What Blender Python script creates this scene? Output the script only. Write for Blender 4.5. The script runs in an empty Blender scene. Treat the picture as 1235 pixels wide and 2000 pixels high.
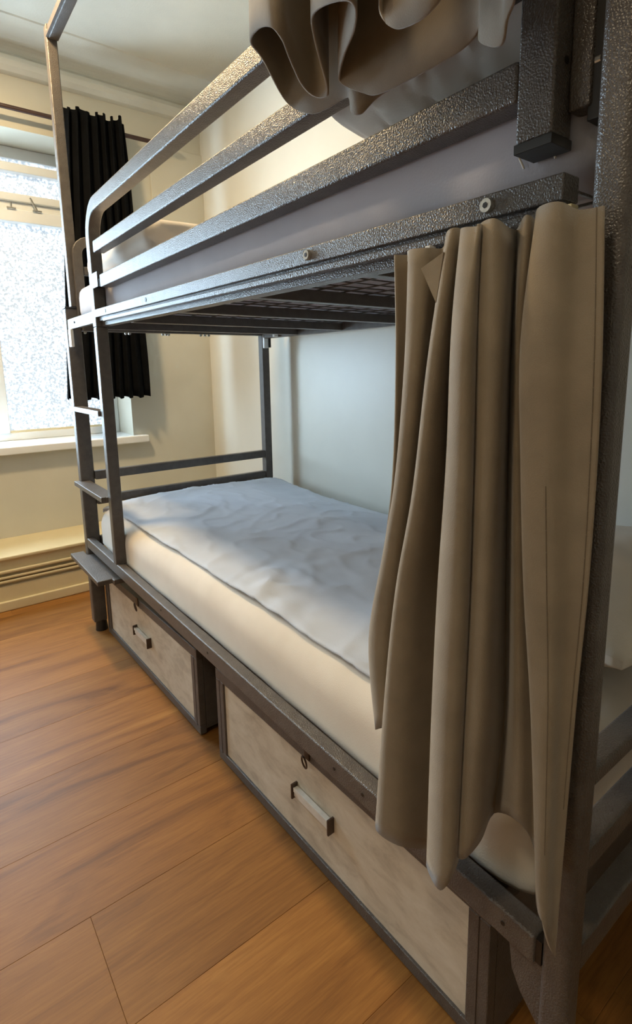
import bpy, bmesh, math, random
from mathutils import Vector, Matrix, noise

random.seed(7)
S = bpy.context.scene
COL = S.collection

# ---------------------------------------------------------------- camera
D, H = 0.54, 1.135
yaw, pitch, roll = 0.64957869, 0.17204751, -0.01681117
fw = Vector((math.sin(yaw)*math.cos(pitch), math.cos(yaw)*math.cos(pitch), -math.sin(pitch)))
rt0 = Vector((math.cos(yaw), -math.sin(yaw), 0.0)); up0 = rt0.cross(fw)
rt = rt0*math.cos(roll) + up0*math.sin(roll)
up = -rt0*math.sin(roll) + up0*math.cos(roll)
CAMPOS = Vector((-D, 0.0, H))
cam_d = bpy.data.cameras.new('camera')
cam = bpy.data.objects.new('camera', cam_d); COL.objects.link(cam)
M = Matrix((rt, up, -fw)).transposed().to_4x4(); M.translation = CAMPOS
cam.matrix_world = M
cam_d.sensor_fit = 'VERTICAL'; cam_d.sensor_height = 36.0
cam_d.lens = 1048.406*36/2000
cam_d.shift_x = (617.5-622.678)/2000
cam_d.shift_y = -(1000-900.290)/2000
cam_d.clip_start = 0.02
S.camera = cam

# ---------------------------------------------------------------- light
S.view_settings.view_transform = 'Standard'; S.view_settings.look = 'None'
S.view_settings.gamma = 1.0; S.view_settings.use_curve_mapping = False
S.view_settings.exposure = 0.12
W = bpy.data.worlds.new('world'); S.world = W; W.use_nodes = True
bg = W.node_tree.nodes['Background']
bg.inputs[0].default_value = (0.75, 0.86, 1.0, 1); bg.inputs[1].default_value = 1.0

def area(name, loc, size, energy, col, rot=(0, 0, 0)):
    l = bpy.data.lights.new(name, 'AREA'); l.shape = 'DISK'; l.size = size
    l.energy = energy; l.color = col
    o = bpy.data.objects.new(name, l); COL.objects.link(o); o.location = loc; o.rotation_euler = rot
    return o
area('ceiling_lamp_light', (-0.30, 2.25, 2.64), 0.22, 34, (1.0, 0.73, 0.40))
area('room_fill_light', (-1.3, 0.25, 2.64), 0.26, 12, (1.0, 0.80, 0.54))  # unseen warm fill, added to brighten the near curtain and drawers
WINDOW_STRENGTH = 4.2        # frosted casement in view
ADDED_PANE_STRENGTH = 20.0        # unseen casement beside it, bright clear glass added to light the room
SIDE_WINDOW_STRENGTH = 11.0 # the window in the left wall

# ---------------------------------------------------------------- helpers
def link(name, bm, mat, parent=None, base=None, smooth=False, bev=0.0, seg=2, kind=None):
    """bm is in world coordinates; origin goes to base (or the parent's place)."""
    me = bpy.data.meshes.new(name)
    bmesh.ops.recalc_face_normals(bm, faces=bm.faces[:])
    if parent is not None:
        b = WORLD.get(parent.name, Matrix.Identity(4))
    else:
        if base is None:
            xs = [v.co for v in bm.verts]
            base = ((min(v.x for v in xs)+max(v.x for v in xs))/2, (min(v.y for v in xs)+max(v.y for v in xs))/2, min(v.z for v in xs))
        b = Matrix.Translation(base)
    bmesh.ops.transform(bm, matrix=b.inverted(), verts=bm.verts[:])
    bm.to_mesh(me); bm.free()
    if smooth:
        for p in me.polygons: p.use_smooth = True
    o = bpy.data.objects.new(name, me); COL.objects.link(o)
    me.materials.append(mat)
    if parent is not None: o.parent = parent
    else: o.matrix_world = b
    WORLD[o.name] = b.copy()
    if bev:
        m = o.modifiers.new('bevel', 'BEVEL'); m.width = bev; m.segments = seg; m.limit_method = 'ANGLE'; m.angle_limit = math.radians(40)
        for p in me.polygons: p.use_smooth = True
        m.harden_normals = False
        w = o.modifiers.new('wn', 'WEIGHTED_NORMAL'); w.keep_sharp = True
    if kind: o['kind'] = kind
    return o
WORLD = {}

def tag(o, label=None, cat=None, group=None, kind=None):
    if label: o['label'] = label
    if cat: o['category'] = cat
    if group: o['group'] = group
    if kind: o['kind'] = kind
    return o

def empty(name, loc, rz=0.0):
    o = bpy.data.objects.new(name, None); COL.objects.link(o); o.empty_display_size = 0.05
    m = Matrix.Translation(loc) @ Matrix.Rotation(rz, 4, 'Z'); o.matrix_world = m
    WORLD[o.name] = m; return o

def box(x0, x1, y0, y1, z0, z1, bm=None, zo=None):
    bm = bm or bmesh.new()
    v = [bm.verts.new((x, y, z + (zo(y) if zo else 0))) for x in (x0, x1) for y in (y0, y1) for z in (z0, z1)]
    for f in ((0,1,3,2), (4,6,7,5), (0,4,5,1), (2,3,7,6), (0,2,6,4), (1,5,7,3)):
        bm.faces.new([v[i] for i in f])
    return bm

def cyl(p0, p1, r, n=16, bm=None, r1=None):
    bm = bm or bmesh.new(); r1 = r if r1 is None else r1
    p0 = Vector(p0); p1 = Vector(p1); d = (p1-p0).normalized()
    a = d.orthogonal().normalized(); b = d.cross(a)
    A = []; B = []
    for i in range(n):
        t = 2*math.pi*i/n; q = a*math.cos(t)+b*math.sin(t)
        A.append(bm.verts.new(p0+q*r)); B.append(bm.verts.new(p1+q*r1))
    for i in range(n):
        bm.faces.new((A[i], A[(i+1) % n], B[(i+1) % n], B[i]))
    bm.faces.new(A[::-1]); bm.faces.new(B)
    return bm

def sweep_yz(path, x0, x1, w, bm=None):
    """square tube swept along a path in the yz plane, w = width in the plane."""
    bm = bm or bmesh.new(); rings = []
    n = len(path)
    for i, (y, z) in enumerate(path):
        a = path[max(i-1, 0)]; b = path[min(i+1, n-1)]
        t = Vector((b[0]-a[0], b[1]-a[1])).normalized(); nn = Vector((-t.y, t.x))*w/2
        k = 1.0
        rings.append([bm.verts.new((x, y+s*nn.x*k, z+s*nn.y*k)) for x, s in ((x0, -1), (x1, -1), (x1, 1), (x0, 1))])
    for a, b in zip(rings, rings[1:]):
        for i in range(4): bm.faces.new((a[i], a[(i+1) % 4], b[(i+1) % 4], b[i]))
    bm.faces.new(rings[0][::-1]); bm.faces.new(rings[-1])
    return bm

def prism_yz(poly, x0, x1, bm=None):
    bm = bm or bmesh.new()
    A = [bm.verts.new((x0, y, z)) for y, z in poly]; B = [bm.verts.new((x1, y, z)) for y, z in poly]
    n = len(poly)
    for i in range(n): bm.faces.new((A[i], A[(i+1) % n], B[(i+1) % n], B[i]))
    bm.faces.new(A[::-1]); bm.faces.new(B); return bm

def prism_xy(poly, z0, z1, bm=None):
    bm = bm or bmesh.new()
    A = [bm.verts.new((x, y, z0)) for x, y in poly]; B = [bm.verts.new((x, y, z1)) for x, y in poly]
    n = len(poly)
    for i in range(n): bm.faces.new((A[i], A[(i+1) % n], B[(i+1) % n], B[i]))
    bm.faces.new(A[::-1]); bm.faces.new(B); return bm

def cat(p0, p1, p2, p3, t):
    return 0.5*((2*p1) + (p2-p0)*t + (2*p0-5*p1+4*p2-p3)*t*t + (3*p1-p0-3*p2+p3)*t*t*t)

def spline(pts, n):
    """Catmull-Rom through pts (Vectors), n samples per span."""
    out = []
    for i in range(len(pts)-1):
        a = pts[max(i-1, 0)]; b = pts[i]; c = pts[i+1]; d = pts[min(i+2, len(pts)-1)]
        for k in range(n): out.append(cat(a, b, c, d, k/n))
    out.append(pts[-1].copy()); return out

def sheet(rows):
    bm = bmesh.new(); V = [[bm.verts.new(p) for p in r] for r in rows]
    for a, b in zip(V, V[1:]):
        for i in range(len(a)-1): bm.faces.new((a[i], a[i+1], b[i+1], b[i]))
    return bm

def solid(o, th, off=0.0):
    m = o.modifiers.new('solid', 'SOLIDIFY'); m.thickness = th; m.offset = off
    return o

# ---------------------------------------------------------------- materials
def srgb(r, g, b):
    f = lambda c: (c/255/12.92) if c/255 <= 0.04045 else ((c/255+0.055)/1.055)**2.4
    return (f(r), f(g), f(b), 1)

def new_mat(name, col, rough=0.6, metal=0.0, spec=0.5):
    m = bpy.data.materials.new(name); m.use_nodes = True
    p = m.node_tree.nodes['Principled BSDF']
    p.inputs['Base Color'].default_value = col; p.inputs['Roughness'].default_value = rough
    p.inputs['Metallic'].default_value = metal; p.inputs['Specular IOR Level'].default_value = spec
    return m, m.node_tree, p

def node(nt, t, **kw):
    n = nt.nodes.new(t)
    for k, v in kw.items():
        if k in n.inputs.keys() if hasattr(n.inputs, 'keys') else False: n.inputs[k].default_value = v
        else: setattr(n, k, v)
    return n

def world_vec(nt, scale=(1, 1, 1)):
    g = nt.nodes.new('ShaderNodeNewGeometry'); mp = nt.nodes.new('ShaderNodeMapping')
    mp.inputs['Scale'].default_value = scale
    nt.links.new(g.outputs['Position'], mp.inputs['Vector']); return mp.outputs['Vector']

def add_bump(nt, p, h, strength, dist=0.01):
    b = nt.nodes.new('ShaderNodeBump'); b.inputs['Strength'].default_value = strength; b.inputs['Distance'].default_value = dist
    nt.links.new(h, b.inputs['Height']); nt.links.new(b.outputs['Normal'], p.inputs['Normal']); return b

def noise_node(nt, vec, scale, detail=3, rough=0.5):
    n = nt.nodes.new('ShaderNodeTexNoise'); n.inputs['Scale'].default_value = scale
    n.inputs['Detail'].default_value = detail; n.inputs['Roughness'].default_value = rough
    nt.links.new(vec, n.inputs['Vector']); return n

def ramp(nt, fac, stops):
    r = nt.nodes.new('ShaderNodeValToRGB'); e = r.color_ramp.elements
    while len(e) < len(stops): e.new(0.5)
    for el, (pos, c) in zip(e, stops): el.position = pos; el.color = c
    nt.links.new(fac, r.inputs['Fac']); return r

def mat_noise(name, c0, c1, scale, rough, bump=0.0, bscale=None, vs=(1, 1, 1), detail=3, lo=0.3, hi=0.7, spec=0.5, bd=0.005, sheen=0.0):
    m, nt, p = new_mat(name, c0, rough, 0, spec)
    v = world_vec(nt, vs); n = noise_node(nt, v, scale, detail)
    r = ramp(nt, n.outputs['Fac'], [(lo, c0), (hi, c1)]); nt.links.new(r.outputs['Color'], p.inputs['Base Color'])
    if bump:
        v2 = world_vec(nt); n2 = noise_node(nt, v2, bscale or scale, 2); add_bump(nt, p, n2.outputs['Fac'], bump, bd)
    if sheen: p.inputs['Sheen Weight'].default_value = sheen
    return m

M_WALL = mat_noise('wall_paint', srgb(200, 197, 182), srgb(210, 207, 192), 3, 0.5, 0.15, 260, bd=0.002)
M_WALLR = mat_noise('side_wall_gloss_paint', srgb(218, 216, 206), srgb(226, 224, 214), 3, 0.38, 0.12, 180, bd=0.002)
M_CEIL = mat_noise('ceiling_paint', srgb(208, 206, 194), srgb(220, 218, 206), 4, 0.7, 0.25, 120, bd=0.003)
M_CREAM = mat_noise('cream_gloss_paint', srgb(212, 198, 158), srgb(222, 208, 170), 6, 0.4, 0.08, 150)
M_WHITE = mat_noise('white_window_paint', srgb(228, 232, 232), srgb(238, 240, 240), 5, 0.35)
M_SHEET = mat_noise('white_sheet', srgb(218, 208, 194), srgb(228, 219, 206), 8, 0.85, 0.25, 420, bd=0.001, sheen=0.2)
M_DUVET = mat_noise('pale_grey_duvet', srgb(188, 195, 208), srgb(200, 207, 219), 6, 0.85, 0.3, 380, bd=0.001, sheen=0.2)
M_MATT = mat_noise('grey_mattress_cover', srgb(176, 174, 184), srgb(190, 188, 198), 5, 0.8, 0.3, 300, bd=0.001, sheen=0.2)
M_CURT = mat_noise('taupe_curtain_cloth', srgb(124, 111, 92), srgb(136, 122, 102), 25, 0.8, 0.5, 900, bd=0.0008, sheen=0.35)
M_BLACKCURT = mat_noise('black_curtain_cloth', srgb(9, 10, 12), srgb(14, 15, 17), 20, 0.95, 0.3, 500, bd=0.001, spec=0.1)
M_ROD = mat_noise('dark_brown_rod', srgb(52, 34, 28), srgb(66, 44, 36), 30, 0.5)
M_BLACK = mat_noise('black_plastic', srgb(26, 24, 23), srgb(34, 31, 29), 40, 0.45)
M_THREAD = mat_noise('taupe_thread', srgb(104, 92, 76), srgb(112, 99, 82), 80, 0.8)
M_HASP = mat_noise('dark_bronze_hasp', srgb(58, 44, 36), srgb(76, 58, 46), 60, 0.4)

def mat_metal():
    m, nt, p = new_mat('grey_hammered_paint', srgb(84, 80, 79), 0.30, 0.0, 0.5)
    v = world_vec(nt); n = noise_node(nt, v, 40, 2)
    r = ramp(nt, n.outputs['Fac'], [(0.3, srgb(82, 77, 74)), (0.7, srgb(95, 90, 86))]); nt.links.new(r.outputs['Color'], p.inputs['Base Color'])
    n2 = noise_node(nt, v, 480, 1, 0.4)
    add_bump(nt, p, n2.outputs['Fac'], 0.42, 0.004)
    return m
M_METAL = mat_metal()
def mat_steel():
    m, nt, p = new_mat('bright_steel', srgb(205, 203, 196), 0.28, 0.9)
    v = world_vec(nt); n = noise_node(nt, v, 200, 2); r = ramp(nt, n.outputs['Fac'], [(0.3, srgb(195, 193, 186)), (0.7, srgb(220, 218, 212))])
    nt.links.new(r.outputs['Color'], p.inputs['Base Color']); return m
M_STEEL = mat_steel()
M_SILVER = mat_noise('silver_pull', srgb(208, 206, 200), srgb(222, 220, 214), 60, 0.3)

def mat_floor():
    m, nt, p = new_mat('oak_laminate', srgb(170, 112, 62), 0.5, 0, 0.3)
    g = nt.nodes.new('ShaderNodeNewGeometry'); oi = nt.nodes.new('ShaderNodeObjectInfo')
    mul = nt.nodes.new('ShaderNodeVectorMath'); mul.operation = 'SCALE'; mul.inputs['Scale'].default_value = 13.0
    cmb = nt.nodes.new('ShaderNodeCombineXYZ')
    for k in range(3): nt.links.new(oi.outputs['Random'], cmb.inputs[k])
    nt.links.new(cmb.outputs[0], mul.inputs[0])
    ad = nt.nodes.new('ShaderNodeVectorMath'); nt.links.new(g.outputs['Position'], ad.inputs[0]); nt.links.new(mul.outputs[0], ad.inputs[1])
    mp = nt.nodes.new('ShaderNodeMapping'); mp.inputs['Scale'].default_value = (0.8, 5.5, 1.0); nt.links.new(ad.outputs[0], mp.inputs['Vector'])
    n1 = noise_node(nt, mp.outputs['Vector'], 1.6, 6, 0.62); n1.inputs['Distortion'].default_value = 1.2
    r1 = ramp(nt, n1.outputs['Fac'], [(0.22, srgb(104, 66, 30)), (0.45, srgb(146, 98, 46)), (0.62, srgb(160, 110, 53)), (0.82, srgb(178, 130, 70))])
    mp2 = nt.nodes.new('ShaderNodeMapping'); mp2.inputs['Scale'].default_value = (3.0, 60.0, 1.0); nt.links.new(ad.outputs[0], mp2.inputs['Vector'])
    n2 = noise_node(nt, mp2.outputs['Vector'], 3.0, 5, 0.7)
    mix = nt.nodes.new('ShaderNodeMixRGB'); mix.blend_type = 'MULTIPLY'; mix.inputs['Fac'].default_value = 0.32
    r2 = ramp(nt, n2.outputs['Fac'], [(0.35, srgb(150, 130, 110)), (0.62, srgb(255, 255, 255))])
    nt.links.new(r1.outputs['Color'], mix.inputs[1]); nt.links.new(r2.outputs['Color'], mix.inputs[2])
    hs = nt.nodes.new('ShaderNodeHueSaturation'); nt.links.new(mix.outputs[0], hs.inputs['Color'])
    mr = nt.nodes.new('ShaderNodeMapRange'); mr.inputs['To Min'].default_value = 0.86; mr.inputs['To Max'].default_value = 1.1
    nt.links.new(oi.outputs['Random'], mr.inputs['Value']); nt.links.new(mr.outputs['Result'], hs.inputs['Value'])
    nt.links.new(hs.outputs['Color'], p.inputs['Base Color'])
    add_bump(nt, p, n2.outputs['Fac'], 0.08, 0.002)
    return m
M_FLOOR = mat_floor()

def mat_lam():
    m, nt, p = new_mat('whitewashed_laminate', srgb(196, 182, 160), 0.5)
    v = world_vec(nt, (1, 2.2, 5)); n = noise_node(nt, v, 4.0, 6, 0.66); n.inputs['Distortion'].default_value = 0.3
    r = ramp(nt, n.outputs['Fac'], [(0.28, srgb(172, 160, 142)), (0.5, srgb(204, 194, 176)), (0.7, srgb(216, 208, 193))])
    nt.links.new(r.outputs['Color'], p.inputs['Base Color']); add_bump(nt, p, n.outputs['Fac'], 0.15, 0.002); return m
M_LAM = mat_lam()

def mat_pane(name, strength):
    m = bpy.data.materials.new(name); m.use_nodes = True; nt = m.node_tree
    for n in list(nt.nodes): nt.nodes.remove(n)
    out = nt.nodes.new('ShaderNodeOutputMaterial'); e = nt.nodes.new('ShaderNodeEmission')
    gl = nt.nodes.new('ShaderNodeBsdfPrincipled'); gl.inputs['Base Color'].default_value = (0.3, 0.33, 0.36, 1); gl.inputs['Roughness'].default_value = 0.25
    v = world_vec(nt, (1, 1, 1)); n = noise_node(nt, v, 78, 2, 0.55)
    r = ramp(nt, n.outputs['Fac'], [(0.37, (0.090, 0.110, 0.130, 1)), (0.52, (0.165, 0.185, 0.205, 1)), (0.66, (0.42, 0.52, 0.62, 1))])
    nt.links.new(r.outputs['Color'], e.inputs['Color']); e.inputs['Strength'].default_value = strength
    add_bump(nt, gl, n.outputs['Fac'], 0.6, 0.01)
    a = nt.nodes.new('ShaderNodeAddShader'); nt.links.new(e.outputs[0], a.inputs[0]); nt.links.new(gl.outputs[0], a.inputs[1])
    nt.links.new(a.outputs[0], out.inputs['Surface']); return m
M_PANE2 = mat_pane('frosted_glass_side_window', SIDE_WINDOW_STRENGTH)
M_PANE = mat_pane('frosted_glass_daylight', WINDOW_STRENGTH)
def mat_added_pane():  # glowing glass added for the unseen casement, to bring in more daylight
    m = bpy.data.materials.new('added_daylight_glass'); m.use_nodes = True; nt = m.node_tree
    p = nt.nodes['Principled BSDF']; p.inputs['Base Color'].default_value = (0.05, 0.05, 0.05, 1); p.inputs['Roughness'].default_value = 0.1
    v = world_vec(nt); n = noise_node(nt, v, 2.0, 2)
    r = ramp(nt, n.outputs['Fac'], [(0.2, (0.55, 0.79, 1.0, 1)), (0.8, (0.64, 0.83, 1.0, 1))]); nt.links.new(r.outputs['Color'], p.inputs['Emission Color'])
    p.inputs['Emission Strength'].default_value = ADDED_PANE_STRENGTH; return m
M_ADDED_PANE = mat_added_pane()

# ---------------------------------------------------------------- the room
YW, XW, ZC = 3.2, 1.035, 2.710
XL, YB = -2.6, -1.6
# floor: sub-floor slab with planks as parts
fl = link('floor', box(XL, XW, YB, YW, -0.05, -0.008), M_FLOOR, base=(0, 0, -0.05)); tag(fl, 'orange brown oak laminate plank floor', kind='structure')
PW, PL = 0.247, 1.32
rows = [1.061+PW*k for k in range(-11, 9)]
pm = None
for k, y0 in enumerate(rows):
    y1 = min(y0+PW, YW); y0c = max(y0, YB)
    if y1-y0c < 0.02: continue
    off = -0.36 if abs(y0-(1.061-PW)) < 0.01 else (-0.26 if abs(y0-(1.061+7*PW)) < 0.02 else -0.82-0.23*((k*0.37) % 1))
    x = off - PL*math.ceil((off-XL)/PL)
    while x < XW:
        a = max(x, XL); b = min(x+PL, XW)
        if b-a > 0.03:
            o = link('plank', box(a+0.0002, b-0.0002, y0c+0.0002, y1-0.0002, -0.0085, 0.0), M_FLOOR, parent=fl)
            mod = o.modifiers.new('bevel', 'BEVEL'); mod.width = 0.0005; mod.segments = 1
        x += PL

WX0, WX1, WZ0, WZ1 = -0.86, 0.508, 0.755, 2.322     # window opening
bm = bmesh.new()
T = 0.30
box(XL, WX0, YW, YW+T, 0, ZC, bm); box(WX1, XW+0.2, YW, YW+T, 0, ZC, bm)
box(WX0, WX1, YW, YW+T, 0, WZ0, bm); box(WX0, WX1, YW, YW+T, WZ1, ZC, bm)
tag(link('wall_far', bm, M_WALL, base=(0, YW, 0)), 'pale cream wall around the window', kind='structure')
tag(link('wall_right', box(XW, XW+0.15, YB, YW, 0, ZC), M_WALLR), 'white gloss painted wall behind the bunk bed', kind='structure')
SY0, SY1, SZ0, SZ1 = 1.55, 2.75, 0.85, 1.75
bm = bmesh.new()
box(XL-0.15, XL, YB, SY0, 0, ZC, bm); box(XL-0.15, XL, SY1, YW+T, 0, ZC, bm)
box(XL-0.15, XL, SY0, SY1, 0, SZ0, bm); box(XL-0.15, XL, SY0, SY1, SZ1, ZC, bm)
tag(link('wall_left', bm, M_WALL), 'plain cream wall with a side window', kind='structure')
tag(link('wall_back', box(XL, XW+0.15, YB-0.15, YB, 0, ZC), M_WALL), 'plain cream wall', kind='structure')
tag(link('ceiling', box(XL-0.15, XW+0.15, YB-0.15, YW+T, ZC, ZC+0.12), M_CEIL), 'cream textured ceiling', kind='structure')
# cornice on the far wall: bead, cove and ceiling steps, one extruded profile
prof = [(YW, 2.560), (YW-0.030, 2.566), (YW-0.052, 2.584), (YW-0.060, 2.606), (YW-0.052, 2.628), (YW-0.030, 2.644), (YW-0.026, 2.650)]
for k in range(1, 9):
    a = math.pi/2*k/8; prof.append((YW-0.026-0.17*(1-math.cos(a)), 2.650+0.052*math.sin(a)))
prof += [(YW-0.24, 2.704), (YW-0.245, ZC), (YW, ZC)]
o = link('trim_1', prism_yz(prof, XL, XW), M_CEIL); tag(o, 'plaster cornice with a rounded bead above the window', kind='structure')
o = link('trim_2', box(0.712, XW, YW-0.012, YW, 2.0, 2.40), M_WALL, bev=0.002); tag(o, 'cream board panel on the wall right of the curtain', kind='structure')

# boxed baseboard under the window
YH = 2.863
bb = empty('baseboard_far', (-0.6, YH, 0)); tag(bb, 'cream boxed baseboard with grooved ribs below the window', kind='structure')
X0, X1 = XL, XW
link('top_board', box(X0, X1, YH-0.006, YW, 0.252, 0.270), M_CREAM, bb, bev=0.005)
link('fascia', box(X0, X1, YH+0.012, YH+0.03, 0.196, 0.252), M_CREAM, bb, bev=0.002)
link('ledge', box(X0, X1, YH-0.002, YH+0.03, 0.186, 0.200), M_CREAM, bb, bev=0.004)
link('backing', box(X0, X1, YH+0.024, YH+0.034, 0.0, 0.20), M_CREAM, bb)
for z in (0.158, 0.138):
    link('rib', box(X0, X1, YH, YH+0.024, z, z+0.012), M_CREAM, bb, bev=0.003)
link('panel', box(X0, X1, YH+0.006, YH+0.024, 0.046, 0.122), M_CREAM, bb, bev=0.004)
link('plinth', box(X0, X1, YH-0.008, YH+0.024, 0.0, 0.048), M_CREAM, bb, bev=0.005)

# window
YG = 3.45
win = empty('window_1', (-0.4, YG, WZ0)); tag(win, 'white framed window with textured frosted panes', kind='structure')
link('sill', box(WX0-0.06, 0.585, YW-0.05, YG+0.05, 0.715, 0.757), M_WHITE, win, bev=0.006)
def frame(n, a, b, c, d, y0=YG, y1=YG+0.05, m=M_WHITE, par=win): return link(n, box(a, b, y0, y1, c, d), m, par, bev=0.005)
frame('frame_stile', 0.445, WX1, 0.757, WZ1); frame('frame_stile', WX0, WX0+0.06, 0.757, WZ1)
frame('frame_rail', WX0+0.06, 0.445, 0.757, 0.800); frame('frame_rail', WX0+0.06, 0.445, 2.262, WZ1)
frame('mullion', -0.165, -0.098, 0.800, 2.262, YG-0.012)
frame('transom', -0.098, 0.445, 1.935, 2.000, YG-0.035); frame('transom', WX0+0.06, -0.165, 1.935, 2.000, YG-0.035)
for a, b, M_G in ((-0.098, 0.445, M_PANE), (WX0+0.06, -0.165, M_ADDED_PANE)):
    s = frame('sash', a, b, 2.19, 2.235, YG-0.03, YG+0.03)
    frame('sash_rail', a, b, 2.045, 2.085, YG-0.02, YG+0.03)
    frame('sash_step', a, b, 2.0, 2.045, YG+0.005, YG+0.03)
    link('pane', box(a, b, YG+0.02, YG+0.026, 2.085, 2.19), M_G, win)
    link('pane', box(a, b, YG+0.02, YG+0.026, 2.235, 2.262), M_G, win)
    link('pane', box(a, b, YG+0.02, YG+0.026, 0.800, 1.935), M_G, win)
    link('glazing_bead', box(a, b, YG+0.005, YG+0.02, 0.800, 0.812), M_CREAM, win)
for x in (0.02, 0.145):
    h = link('stay_peg', box(x-0.022, x+0.022, YG-0.05, YG-0.034, 2.000, 2.005), M_STEEL, win)
    link('stay_pin', cyl((x, YG-0.042, 2.005), (x-(0.03 if x > 0.1 else 0), YG-0.046, 2.03 if x < .1 else 2.065), 0.005, 8), M_STEEL, win)

# side window in the left wall, out of the picture; its light falls across the bunks
w2 = empty('window_2', (XL-0.08, (SY0+SY1)/2, SZ0)); tag(w2, 'white framed frosted side window', kind='structure')
link('pane', box(XL-0.10, XL-0.094, SY0+0.05, SY1-0.05, SZ0+0.05, SZ1-0.05), M_PANE2, w2)
for a, b, c, d in ((SY0, SY1, SZ0, SZ0+0.05), (SY0, SY1, SZ1-0.05, SZ1)):
    link('frame_rail', box(XL-0.11, XL-0.05, a, b, c, d), M_WHITE, w2, bev=0.004)
for a, b in ((SY0, SY0+0.05), (SY1-0.05, SY1)):
    link('frame_stile', box(XL-0.11, XL-0.05, a, b, SZ0+0.05, SZ1-0.05), M_WHITE, w2, bev=0.004)

# curtain rod and the dark curtain
YR = 3.125
rod = empty('curtain_rod', (-0.4, YR, 2.39)); tag(rod, 'thin dark brown rod above the window', 'curtain rod')
link('rod', cyl((-1.1, YR, 2.386), (0.80, YR, 2.386), 0.011, 12), M_ROD, rod, smooth=False)
link('finial', cyl((0.80, YR, 2.386), (0.83, YR, 2.386), 0.016, 12), M_ROD, rod)
for x in (-1.0, 0.76):
    link('rod_bracket', box(x-0.01, x+0.01, YR-0.004, YW, 2.366, 2.378), M_ROD, rod)
rowsv = []
NZ = 24
for j in range(NZ+1):
    f = j/NZ; z = 2.437 + (0.988-2.437)*f
    r = []
    xl = 0.235+(0.135-0.235)*f; xr = 0.544+(0.575-0.544)*f
    for i in range(113):
        s = i/112
        ph = s*2*math.pi*7.5 + 0.9*math.sin(3*s*math.pi)
        amp = 0.026*(1-0.25*f)
        ruff = (0.014*math.sin(ph*1.0+0.8)+0.008*math.sin(ph*0.43+2))*max(0, 1-j/2)
        sx = xl+(xr-xl)*s + 0.006*math.sin(ph*2+f*2)
        if s > 0.97: sx += 0.004*math.sin(f*9)
        r.append((sx, YR-0.046+amp*math.sin(ph+0.5*math.sin(f*4+s*5)), z+ruff+(0.006*math.sin(ph) if j == NZ else 0)))
    rowsv.append(r)
o = link('window_curtain', sheet(rowsv), M_BLACKCURT, smooth=True); solid(o, 0.004); tag(o, 'black gathered curtain hanging beside the window', 'curtain')

# ---------------------------------------------------------------- bunk bed frame
bed = empty('bunk_bed', (0.47, 1.32, 0.0)); tag(bed, 'grey metal bunk bed with ladder, guard rail and two bunks', 'bunk bed')
B = 0.004
def tube(n, *a, bev=B, mat=M_METAL, par=bed, zo=None): return link(n, box(*a, zo=zo), mat, par, bev=bev)
# posts
link('post', box(0.0, 0.036, 0.241, 0.277, 0.0, 2.45), M_METAL, bed, bev=0.010, seg=4)
p = link('post', box(0.0, 0.056, 2.358, 2.402, 0.045, 1.385), M_METAL, bed, bev=0.006)
link('post_foot', cyl((0.034, 2.380, 0.0), (0.034, 2.380, 0.05), 0.026, 20, r1=0.022), M_BLACK, p, smooth=False)
link('post_cap', box(-0.001, 0.057, 2.357, 2.403, 1.385, 1.391), M_BLACK, p)
tube('post', 0.897, 0.937, 2.34, 2.38, 0.0, 1.70)
tube('post', 0.897, 0.937, 0.241, 0.277, 0.0, 1.70)
tube('canopy_post', 0.025, 0.062, 2.362, 2.400, 1.391, 2.402)
cr = tube('canopy_rail', 0.030, 0.066, 0.277, 2.362, 2.350, 2.398)
link('canopy_groove', box(0.022, 0.030, 0.29, 2.362, 2.354, 2.366), M_METAL, cr)
# lower side rails
A = tube('side_rail', 0.0, 0.030, 0.285, 2.358, 0.392, 0.434)
for y in (0.329, 0.603, 0.68, 1.20, 1.52):
    link('rail_hole', cyl((-0.0008, y, 0.414), (0.002, y, 0.414), 0.0032, 10), M_BLACK, A)
tube('rail_ledge', 0.030, 0.058, 0.30, 2.34, 0.386, 0.392, bev=0.001)
tube('rail_lip', 0.034, 0.037, 0.29, 0.42, 0.392, 0.424, bev=0.001)
tube('rail_end', 0.004, 0.026, 0.277, 0.285, 0.396, 0.430, mat=M_BLACK, bev=0)
tube('side_rail', 0.900, 0.937, 0.277, 2.34, 0.392, 0.434)
link('gusset_plate', prism_yz([(0.277, 0.392), (0.326, 0.392), (0.319, 0.345), (0.306, 0.322), (0.277, 0.292)], 0.010, 0.016), M_METAL, bed, bev=0.001)
# ladder stile that bends over into the top guard rail
tube('ladder_stile', 0.0, 0.040, 1.950, 1.986, 0.430, 1.285)
path = [(1.968, 1.285), (1.968, 1.57)]
for k in range(1, 10):
    a = math.pi/2*k/9; path.append((1.968-0.094*(1-math.cos(a)), 1.570+0.094*math.sin(a)))
path.append((0.345, 1.664))
gr = link('guard_rail', sweep_yz(path, 0.0, 0.038, 0.042), M_METAL, bed, bev=0.004)
link('guard_bar', box(0.0, 0.036, 0.36, 1.914, 1.518, 1.555), M_METAL, gr, bev=B)
link('guard_bar', box(0.0, 0.036, 0.36, 1.868, 1.404, 1.444), M_METAL, gr, bev=B)
link('guard_clip', box(-0.003, 0.0, 1.882, 1.946, 1.408, 1.455), M_METAL, gr)
link('guard_spigot', box(0.008, 0.028, 1.868, 1.95, 1.412, 1.436), M_BLACK, gr)
blk = link('guard_upright', box(0.0, 0.037, 0.319, 0.360, 1.362, 1.690), M_METAL, gr, bev=0.003)
link('end_cap', box(-0.001, 0.038, 0.318, 0.361, 1.352, 1.362), M_BLACK, gr, bev=0.001)
link('bolt_hole', cyl((0.020, 0.3185, 1.432), (0.020, 0.3195, 1.432), 0.004, 12), M_BLACK, gr)
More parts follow.
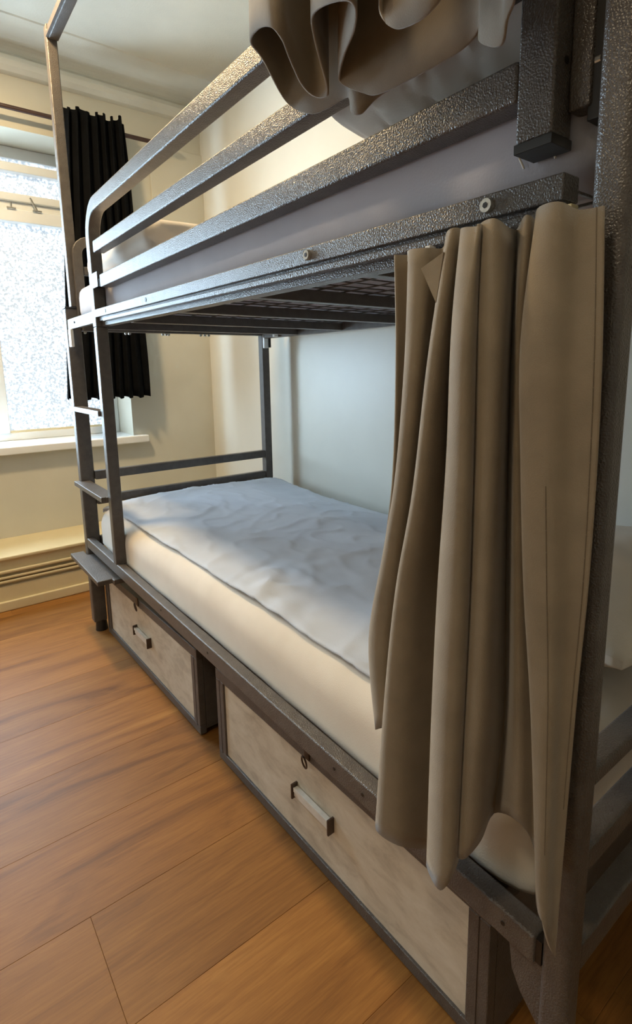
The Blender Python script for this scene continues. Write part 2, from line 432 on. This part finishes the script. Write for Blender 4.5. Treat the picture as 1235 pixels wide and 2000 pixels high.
hk = tube('hook_plate', 0.026, 0.050, 0.296, 0.3185, 1.385, 1.72, bev=0.003)
link('bolt', cyl((0.034, 0.2955, 1.425), (0.034, 0.290, 1.425), 0.005, 12), M_STEEL, hk)
tube('hook_block', 0.030, 0.056, 0.277, 0.300, 1.372, 1.70, mat=M_BLACK, bev=0.001)
# upper side rail, a little lower at the near end, with the curtain track under it
zo = lambda y: (y-0.303)*0.0121
R = tube('side_rail', 0.0, 0.030, 0.303, 1.950, 1.2955, 1.3215, zo=zo, bev=0.002)
link('rail_web', box(0.010, 0.034, 0.306, 1.950, 1.284, 1.2955, zo=zo), M_METAL, R)
link('curtain_track', box(0.003, 0.018, 0.306, 1.880, 1.2795, 1.2905, zo=zo), M_METAL, R, bev=0.002)
link('rail_flange', box(0.020, 0.050, 0.320, 1.950, 1.268, 1.284, zo=zo), M_METAL, R, bev=0.001)
for y in (0.391, 0.730):
    b_ = link('bolt', cyl((0, y, 1.3085+zo(y)), (-0.005, y, 1.3085+zo(y)), 0.0082, 20, r1=0.0074), M_STEEL, R)
    link('bolt_socket', cyl((-0.0049, y, 1.3085+zo(y)), (-0.0056, y, 1.3085+zo(y)), 0.0034, 6), M_BLACK, b_)
for y in (1.468, 1.835):
    link('rail_hole', cyl((0.001, y, 1.3085+zo(y)), (-0.0008, y, 1.3085+zo(y)), 0.006, 12), M_BLACK, R)
link('track_end', box(0.0, 0.014, 0.294, 0.305, 1.270, 1.290), M_CREAM, R, bev=0.001)
tube('side_rail', 0.900, 0.937, 0.277, 2.34, 1.282, 1.340)
br = link('ladder_bridge', box(0.004, 0.022, 1.986, 2.358, 1.300, 1.340), M_METAL, bed, bev=0.002)
link('ladder_hook', box(-0.002, 0.010, 2.300, 2.335, 1.232, 1.300), M_WHITE, br, bev=0.002)
link('bolt', cyl((0.004, 2.25, 1.322), (0.001, 2.25, 1.322), 0.004, 10), M_BLACK, br)
# ladder treads
def tread(xf, z, y0, y1, xb=0.05):
    poly = [(xf, y0), (xf, y1), (-0.003, y1), (-0.003, 2.356), (xb, 2.356), (xb, 1.988), (-0.003, 1.988), (-0.003, y0)]
    if xf > -0.004: poly = [(xf, 1.988), (xf, 2.356), (xb, 2.356), (xb, 1.988)]
    link('ladder_tread', prism_xy(poly, z-0.019, z), M_METAL, bed, bev=0.003)
tread(-0.057, 0.362, 2.010, 2.420)
tread(-0.022, 0.682, 1.992, 2.386, 0.035)
tread(-0.008, 0.996, 1.990, 2.395, 0.03)
# far end frame
for z0, z1 in ((0.683, 0.720), (0.575, 0.612), (0.392, 0.434)):
    tube('end_bar', 0.056, 0.897, 2.345, 2.375, z0, z1)
tube('end_bar', 0.056, 0.937, 2.34, 2.378, 1.296, 1.345)
def loop_path(z):
    pts = [(0.062, 1.345), (0.062, z-0.05)]
    for k in range(1, 7):
        a = math.pi/2*k/6; pts.append((0.062+0.05*(1-math.cos(a)), z-0.05+0.05*math.sin(a)))
    pts.append((0.917, z)); return pts
bm = bmesh.new(); rings = []
lp = loop_path(1.645)
for i, (x, z) in enumerate(lp):
    a = lp[max(i-1, 0)]; b = lp[min(i+1, len(lp)-1)]; t = Vector((b[0]-a[0], b[1]-a[1])).normalized(); nn = Vector((-t.y, t.x))*0.018
    rings.append([bm.verts.new((x+s*nn.x, y, z+s*nn.y)) for y, s in ((2.345, -1), (2.378, -1), (2.378, 1), (2.345, 1))])
for a, b in zip(rings, rings[1:]):
    for i in range(4): bm.faces.new((a[i], a[(i+1) % 4], b[(i+1) % 4], b[i]))
bm.faces.new(rings[0][::-1]); bm.faces.new(rings[-1])
link('end_guard', bm, M_METAL, bed, bev=0.003)
tube('end_bar', 0.08, 0.897, 2.347, 2.376, 1.515, 1.548)
# near end frame
for z0, z1 in ((0.652, 0.675), (0.535, 0.570), (0.392, 0.434), (1.30, 1.345), (1.515, 1.548), (1.63, 1.665)):
    tube('end_bar', 0.036, 0.897, 0.245, 0.275, z0, z1)
# cross beams and wire mesh under the upper bunk, slats of the lower bunk
for y in (0.69, 1.035, 1.385, 1.735, 2.05):
    tube('cross_beam', 0.050, 0.900, y-0.014, y+0.014, 1.284, 1.311, bev=0.002)
    tube('cross_beam', 0.058, 0.900, y-0.014, y+0.014, 0.384, 0.393, bev=0.001)
bm = bmesh.new()
y = 0.32
while y < 2.33:
    box(0.05, 0.90, y-0.0016, y+0.0016, 1.3143, 1.3172, bm); y += 0.05
x = 0.10
while x < 0.90:
    box(x-0.0016, x+0.0016, 0.30, 2.34, 1.3113, 1.3142, bm); x += 0.075
link('wire_mesh', bm, M_METAL, bed, kind='stuff')
for x in (0.225, 0.240, 0.385, 0.400, 0.412, 0.565, 0.585, 0.605, 0.062):
    link('mesh_bolt', cyl((x, 2.338, 1.290), (x, 2.330, 1.290), 0.0055, 10), M_STEEL, bed)
link('clip', box(0.90, 0.925, 2.325, 2.34, 1.235, 1.300), M_WHITE, bed, bev=0.002)
link('clip', box(0.925, 0.934, 2.318, 2.34, 1.238, 1.302), M_BLACK, bed)
link('clip', cyl((0.885, 2.20, 1.303), (0.885, 2.20, 1.283), 0.013, 12), M_WHITE, bed)

# ---------------------------------------------------------------- under-bed drawers
def drawer(y0, y1, label, h0, h1, hs):
    x0 = 0.047+(2.34-y0)*0.02406
    e = empty('under_bed_drawer', (x0, y0, 0), 0.02406); tag(e, label, 'drawer', 'drawers under the bunk bed')
    L = y1-y0
    def P(n, bm, m, par=e, **k):
        bmesh.ops.transform(bm, matrix=WORLD[e.name], verts=bm.verts[:]); return link(n, bm, m, par, **k)
    P('frame_rail', box(0, 0.022, 0, L, 0.006, 0.034), M_METAL, bev=0.002)
    P('frame_rail', box(0, 0.022, 0, L, 0.262, 0.294), M_METAL, bev=0.002)
    P('frame_stile', box(0, 0.022, 0, 0.042, 0.034, 0.262), M_METAL, bev=0.002)
    P('frame_stile', box(0, 0.022, L-0.042, L, 0.034, 0.262), M_METAL, bev=0.002)
    for a in (0.020, L-0.0215):
        P('frame_seam', box(-0.0006, 0.001, a, a+0.0015, 0.030, 0.262), M_BLACK)
    P('front_panel', box(0.006, 0.018, 0.042, L-0.042, 0.034, 0.262), M_LAM)
    P('side_panel', box(0.022, 0.62, 0, 0.016, 0.02, 0.27), M_METAL); P('side_panel', box(0.022, 0.62, L-0.016, L, 0.02, 0.27), M_METAL)
    P('back_panel', box(0.61, 0.625, 0.016, L-0.016, 0.02, 0.27), M_METAL); P('bottom_panel', box(0.022, 0.61, 0.016, L-0.016, 0.012, 0.022), M_METAL)
    for a in (0.06, L-0.06):
        for b in (0.06, 0.56):
            P('castor', cyl((b, a-0.008, 0.0065), (b, a+0.008, 0.0065), 0.0065, 12), M_BLACK)
    a, b = h0-y0, h1-y0
    h = P('handle', box(-0.007, 0.0055, a+0.003, b-0.003, 0.142, 0.166), M_SILVER, bev=0.003)
    P('handle_lip', box(-0.0095, -0.0065, a+0.006, b-0.006, 0.158, 0.168), M_SILVER, h)
    P('handle_end', box(-0.012, 0.0058, a-0.002, a+0.003, 0.136, 0.174), M_HASP, h, bev=0.001)
    P('handle_end', box(-0.012, 0.0058, b-0.003, b+0.002, 0.136, 0.174), M_HASP, h, bev=0.001)
    c = hs-y0
    q = P('hasp', box(-0.004, 0.0, c-0.009, c+0.009, 0.268, 0.300), M_HASP, bev=0.001)
    bm = bmesh.new(); n = 18; pts = []
    for i in range(n):
        t = 2*math.pi*i/n; pts.append(Vector((-0.010-0.003*math.sin(t), c+0.008*math.cos(t), 0.264+0.016*math.sin(t))))
    for i in range(n): cyl(pts[i], pts[(i+1) % n], 0.0022, 6, bm)
    P('hasp_ring', bm, M_HASP, q)
    return e
drawer(0.406, 1.314, 'long whitewashed drawer under the bed, in front of the hanging taupe curtain', 0.797, 0.931, 0.879)
drawer(1.436, 2.322, 'whitewashed drawer under the bed beside the ladder foot', 1.826, 1.965, 1.922)

# ---------------------------------------------------------------- bedding
def soft_box(name, x0, x1, y0, y1, z0, z1, mat, r=0.05, n=(18, 40, 6), amp=0.004, fr=6.0, seed=0, crown=0.0, parent=None, pinch=0.0, pleat=0.0, rb=None, fn=None):
    """rounded box with gentle lumps"""
    bm = bmesh.new(); bmesh.ops.create_cube(bm, size=2.0)
    for ax in range(3):
        cuts = n[ax]-1
        ed = [e for e in bm.edges if abs((e.verts[0].co-e.verts[1].co)[ax]) > 1e-4 and all(abs((e.verts[0].co-e.verts[1].co)[k]) < 1e-4 for k in range(3) if k != ax)]
        bmesh.ops.subdivide_edges(bm, edges=ed, cuts=cuts, use_grid_fill=True)
    c = Vector(((x0+x1)/2, (y0+y1)/2, (z0+z1)/2)); h = Vector(((x1-x0)/2, (y1-y0)/2, (z1-z0)/2))
    for v in bm.verts:
        q = Vector((v.co.x*h.x, v.co.y*h.y, v.co.z*h.z))
        if pinch:
            ex = max(abs(v.co.x), 0); ey = max(abs(v.co.y), 0)
            k = (1-ex**3)*(1-ey**3); q.z *= max(0.10, k**pinch)
        rr = [min(r, h[k]*0.98) for k in range(3)]
        if rb and v.co.z < 0: rr[2] = rb
        inner = Vector([max(-h[k]+rr[k], min(h[k]-rr[k], q[k])) for k in range(3)])
        d = q-inner
        if d.length > 1e-6 and not pinch:
            e = Vector([d[k]/rr[k] for k in range(3)]); l = max(abs(t) for t in e)
            if e.length > 1: e = e/e.length
            q = inner+Vector([e[k]*rr[k] for k in range(3)])
        if crown: q.z += crown*(1-(v.co.x)**2)*(1-(v.co.y)**4)*(1 if v.co.z > 0 else 0)
        w = c+q
        nz = noise.fractal(Vector((w.x*fr+seed, w.y*fr, w.z*fr)), 1.0, 2.0, 3)
        w += Vector((0.4, 0.4, 1.0))*nz*amp
        if fn: w = fn(w)
        if pleat:
            t = w.y*70+3.0*noise.noise(Vector((w.x*6, w.y*9, seed)))
            g = max(0, noise.noise(Vector((w.x*4, w.y*7, seed+3)))+0.55)
            w += Vector((-0.6, 0, 0.5))*pleat*g*max(0, math.sin(t))**4*0.6
        v.co = w
    o = link(name, bm, mat, parent, smooth=True)
    return o

m = soft_box('mattress', 0.038, 0.880, 0.300, 2.325, 0.396, 0.578, M_SHEET, r=0.075, n=(26, 64, 12), amp=0.004, fr=5, rb=0.03, fn=lambda w: w-Vector((0, 0, 0.075*max(0, (w.x-0.25)/0.63)*max(0, (w.z-0.42)/0.15))))
tag(m, 'white sheeted mattress on the lower bunk', 'mattress', 'mattresses of the bunk bed')

# flat duvet of the lower bunk
rowsv = []
NY, NX = 150, 84
DX0, DXW = 0.074, 0.828
def duv_z(s, y):
    x = DX0+DXW*s
    z = 0.584
    z += 0.020*math.sin(min(1, s/0.22)*math.pi/2)
    z -= 0.040*max(0, (s-0.55)/0.45)**1.6*(1.0 if y < 1.9 else max(0.25, 1-(y-1.9)/0.5))
    z -= 0.004*max(0, (y-1.9)/0.4)
    n1 = noise.fractal(Vector((x*3.0, y*2.2, 1.3)), 1.0, 2.0, 3)*0.0045
    # long creases
    q = noise.noise(Vector((x*2.0+y*1.1, y*2.6-x*2.4, 4.0))); n2 = (1-abs(q)*3.2)
    n2 = max(0, n2)**5*0.003
    q3 = noise.noise(Vector((x*9.0-y*3, y*8.0+x*6.0, 9.0))); n3 = max(0, 1-abs(q3)*3)**4*0.0042
    # rumple near the front edge
    dx = (x-0.14)/0.12; dy = (y-1.08)/0.13; g = math.exp(-dx*dx-dy*dy)
    n4 = g*0.016*(0.5+noise.noise(Vector((x*26, y*16, 2.0))))
    return z+n1+n2+n3+n4
for j in range(NY+1):
    y = 0.50+(2.335-0.50)*j/NY; r = []
    wav = 0.006*noise.noise(Vector((y*3.2, 0.0, 5.0)))+0.004*noise.noise(Vector((y*11, 0, 2)))
    far = max(0, (y-2.24)/0.095)
    for i in range(NX+1):
        s = i/NX; x = DX0+DXW*s; z = duv_z(s, y)
        x += wav*(1-s)**6
        z -= 0.020*far**2
        r.append((x, y, z))
    # tucked back edge falling behind the mattress, front hem turned down a little
    r = [(r[0][0]+0.003, y, r[0][2]-0.010), (r[0][0]-0.003, y, r[0][2]-0.005)]+r+[(0.914, y, r[-1][2]-0.018), (0.920, y, r[-1][2]-0.045)]
    rowsv.append(r)
last = rowsv[-1]
rowsv.append([(p[0], 2.341, p[2]-0.014) for p in last])
o = link('duvet', sheet(rowsv), M_DUVET, smooth=True); solid(o, 0.008, -1)
tag(o, 'pale grey duvet spread flat over the lower bunk', 'duvet', 'duvets of the bunk bed')

p = soft_box('pillow', 0.26, 0.86, 0.315, 0.70, 0.616, 0.770, M_SHEET, n=(24, 20, 6), amp=0.012, fr=7, seed=4, pinch=0.55)
tag(p, 'pillow on the lower bunk seen past the near post', 'pillow', 'pillows of the bunk bed')

um = soft_box('mattress', 0.040, 0.890, 0.290, 2.330, 1.3185, 1.468, M_MATT, r=0.045, n=(18, 60, 6), amp=0.004, fr=5, seed=2)
tag(um, 'grey covered mattress on the upper bunk', 'mattress', 'mattresses of the bunk bed')
for y in (0.335, 0.372):
    bm = bmesh.new(); pts = [Vector((0.0375-0.004*math.sin(k/8*math.pi), y+0.006*math.sin(k), 1.35+0.09*k/8)) for k in range(9)]
    for a, b in zip(pts, pts[1:]): cyl(a, b, 0.0012, 6, bm)
    link('seam', bm, M_SHEET, um)
up_ = soft_box('pillow', 0.060, 0.52, 0.315, 0.765, 1.476, 1.660, M_SHEET, n=(44, 90, 14), amp=0.008, fr=9, seed=11, pinch=0.36, pleat=0.034)
tag(up_, 'white wrinkled pillow at the near end of the upper bunk', 'pillow', 'pillows of the bunk bed')
ud = soft_box('duvet', 0.070, 0.86, 1.60, 2.30, 1.478, 1.584, M_SHEET, r=0.05, n=(18, 24, 6), amp=0.008, fr=5, seed=5)
tag(ud, 'folded pale duvet at the ladder end of the upper bunk', 'duvet', 'duvets of the bunk bed')

# ---------------------------------------------------------------- lower curtain
def ray_x(u, v, x):
    d = rt*((u-622.678)/1048.406) - up*((v-900.290)/1048.406) + fw
    return CAMPOS + d*((x+D)/d.x)
def ray_z(u, v, z):
    d = rt*((u-622.678)/1048.406) - up*((v-900.290)/1048.406) + fw
    return CAMPOS + d*((z-H)/d.z)
# measured fold lines of the cloth: (place along the photograph's fold, distance in front of the bed)
cols = [
 ((-0.018), [(771,494),(774,700),(768,930),(750,1090),(735,1250),(742,1420)]),
 ((0.000),  [(803,482),(800,700),(785,930),(765,1090),(745,1250),(752,1420)]),
 ((-0.052), [(801,479),(793,700),(774,930),(750,1080),(722,1250),(735,1425)]),
 ((-0.048), [(835,470),(822,700),(800,930),(778,1080),(757,1250),(762,1430)]),
 ((-0.002), [(868,462),(846,700),(826,930),(806,1150),(790,1350),(785,1560)]),
 ((-0.072), [(876,449),(838,700),(808,960),(775,1150),(754,1350),(735,1612)]),
 ((-0.066), [(896,452),(864,700),(836,960),(806,1150),(790,1350),(778,1650)]),
 ((-0.012), [(925,452),(892,700),(880,960),(866,1150),(858,1400),(842,1660)]),
 ((-0.074), [(903,434),(884,650),(874,900),(857,1150),(845,1400),(835,1690)]),
 ((-0.088), [(920,434),(906,650),(898,900),(886,1150),(872,1400),(862,1738)]),
 ((-0.072), [(936,440),(928,650),(922,900),(914,1150),(903,1400),(890,1692)]),
 ((-0.020), [(955,445),(940,650),(930,900),(924,1150),(914,1400),(900,1650)]),
 ((-0.062), [(942,438),(930,650),(926,900),(920,1150),(908,1400),(893,1668)]),
 ((-0.068), [(966,434),(958,650),(950,900),(944,1150),(932,1400),(908,1676)]),
 ((-0.050), [(992,440),(986,650),(976,900),(967,1150),(956,1400),(938,1640)]),
 ((0.000),  [(1012,440),(1000,650),(992,900),(988,1150),(985,1400),(962,1590)]),
 ((-0.030), [(1030,434),(1012,650),(1008,900),(1010,1150),(1010,1400),(1008,1600)]),
 ((-0.012), [(1052,436),(1036,650),(1036,900),(1038,1150),(1046,1400),(1046,1660)]),
 ((-0.062), [(1052,424),(1020,670),(1020,900),(1026,1150),(1040,1400),(1050,1760)]),
 ((-0.066), [(1090,418),(1072,670),(1068,900),(1070,1150),(1072,1400),(1062,1810)]),
 ((-0.050), [(1130,418),(1124,670),(1118,900),(1112,1150),(1098,1400),(1074,1850)]),
 ((-0.042), [(1181,414),(1178,670),(1168,900),(1150,1150),(1124,1400),(1083,1866)]),
]
NV = 34
curves = []
for x, pts in cols:
    P = [ray_x(u, v, x + (0.022 if k == 0 and x < -0.03 else 0)) for k, (u, v) in enumerate(pts)]
    # settle every heading just under the track
    P[0] = Vector((max(P[0].x, -0.055), P[0].y, 1.277+0.004*math.sin(x*170)))
    sp = spline(P, 10)
    z0, z1 = sp[0].z, sp[-1].z
    row = []
    for j in range(NV+1):
        z = z0+(z1-z0)*j/NV
        for a, b in zip(sp, sp[1:]):
            if a.z >= z >= b.z - 1e-9:
                t = (a.z-z)/max(a.z-b.z, 1e-9); row.append(a.lerp(b, t)); break
        else: row.append(sp[-1].copy())
    curves.append(row)
rowsv = []
for j in range(NV+1):
    rowsv.append(spline([c[j] for c in curves], 6))
lc = link('bunk_curtain', sheet(rowsv), M_CURT, smooth=True); solid(lc, 0.003)
tag(lc, 'taupe privacy curtain drawn to the near end of the lower bunk', 'curtain', 'privacy curtains of the bunk bed')
# stitched seams of the flat end panel
for idx, j0, j1 in ((114, 12, 30), (124, 0, 26)):
    bm = bmesh.new()
    for j in range(j0, j1):
        a = Vector(rowsv[j][idx]); b = Vector(rowsv[j+1][idx]); off = Vector((-0.0019, 0, 0))
        cyl(a+off, a.lerp(b, 0.96)+off, 0.0005, 5, bm)
    link('stitching', bm, M_THREAD, lc)
# heading strip corner folded over
P = [ray_x(824, 525, -0.064), ray_x(868, 493, -0.058), ray_x(853, 592, -0.066)]
bm = bmesh.new(); bm.faces.new([bm.verts.new(q) for q in P]); bmesh.ops.subdivide_edges(bm, edges=bm.edges[:], cuts=3, use_grid_fill=True)
f_ = link('folded_corner', bm, M_CURT, lc); solid(f_, 0.003)
for y in (0.30, 0.34, 0.385, 0.43, 0.475, 0.505):
    link('glider', box(-0.004, 0.008, y-0.004, y+0.004, 1.268, 1.282), M_WHITE, lc, bev=0.001)

# ---------------------------------------------------------------- upper curtain, tucked up at one end
hem = [  # hem line read along the cloth, with its distance in front of the bed
 (770,170,-.022),(735,192,-.026),(706,222,-.034),(688,220,-.036),(680,190,-.030),(640,211,-.030),(605,222,-.034),(560,200,-.045),(515,118,-.085),(490,82,-.115),
 (505,56,-.135),(530,54,-.142),(552,78,-.130),(568,118,-.110),(590,165,-.085),(612,187,-.066),(632,190,-.060),(641,178,-.064),
 (627,122,-.085),(614,70,-.110),(611,30,-.130),(640,8,-.148),(680,2,-.152),(695,20,-.140),(691,60,-.115),(673,105,-.088),(663,148,-.066),(671,166,-.058),
 (705,180,-.050),(738,184,-.046),(810,150,-.044),(890,105,-.042),(925,74,-.044),(939,52,-.052),(938,80,-.058),(960,92,-.064),(982,84,-.070),(990,40,-.085),(1003,-12,-.105),
 (950,-70,-.150),(880,-25,-.165),(853,8,-.168),(826,35,-.166),(796,51,-.163),(772,56,-.162),(752,43,-.163),(743,14,-.168),(748,-30,-.176)]
hp = [ray_x(u, v, x) for u, v, x in hem]
base = spline(hp, 6)
rowsv = []
NT = 26
n_ = len(base)
for j in range(NT+1):
    f = j/NT; r = []
    for i, p in enumerate(base):
        s = i/(n_-1)
        ty = 0.74-0.36*s; tx = 0.012+0.018*math.sin(s*2*math.pi*6)
        e = f**2
        y = p.y+(ty-p.y)*e; x = p.x+(tx-p.x)*e; z = p.z+(2.352-p.z)*f
        r.append((x, y, z))
    rowsv.append(r)
uc = link('bunk_curtain', sheet(rowsv), M_CURT, smooth=True); solid(uc, 0.003)
tag(uc, 'dark taupe curtain bunched above the upper guard rail, hem seen from below', 'curtain', 'privacy curtains of the bunk bed')
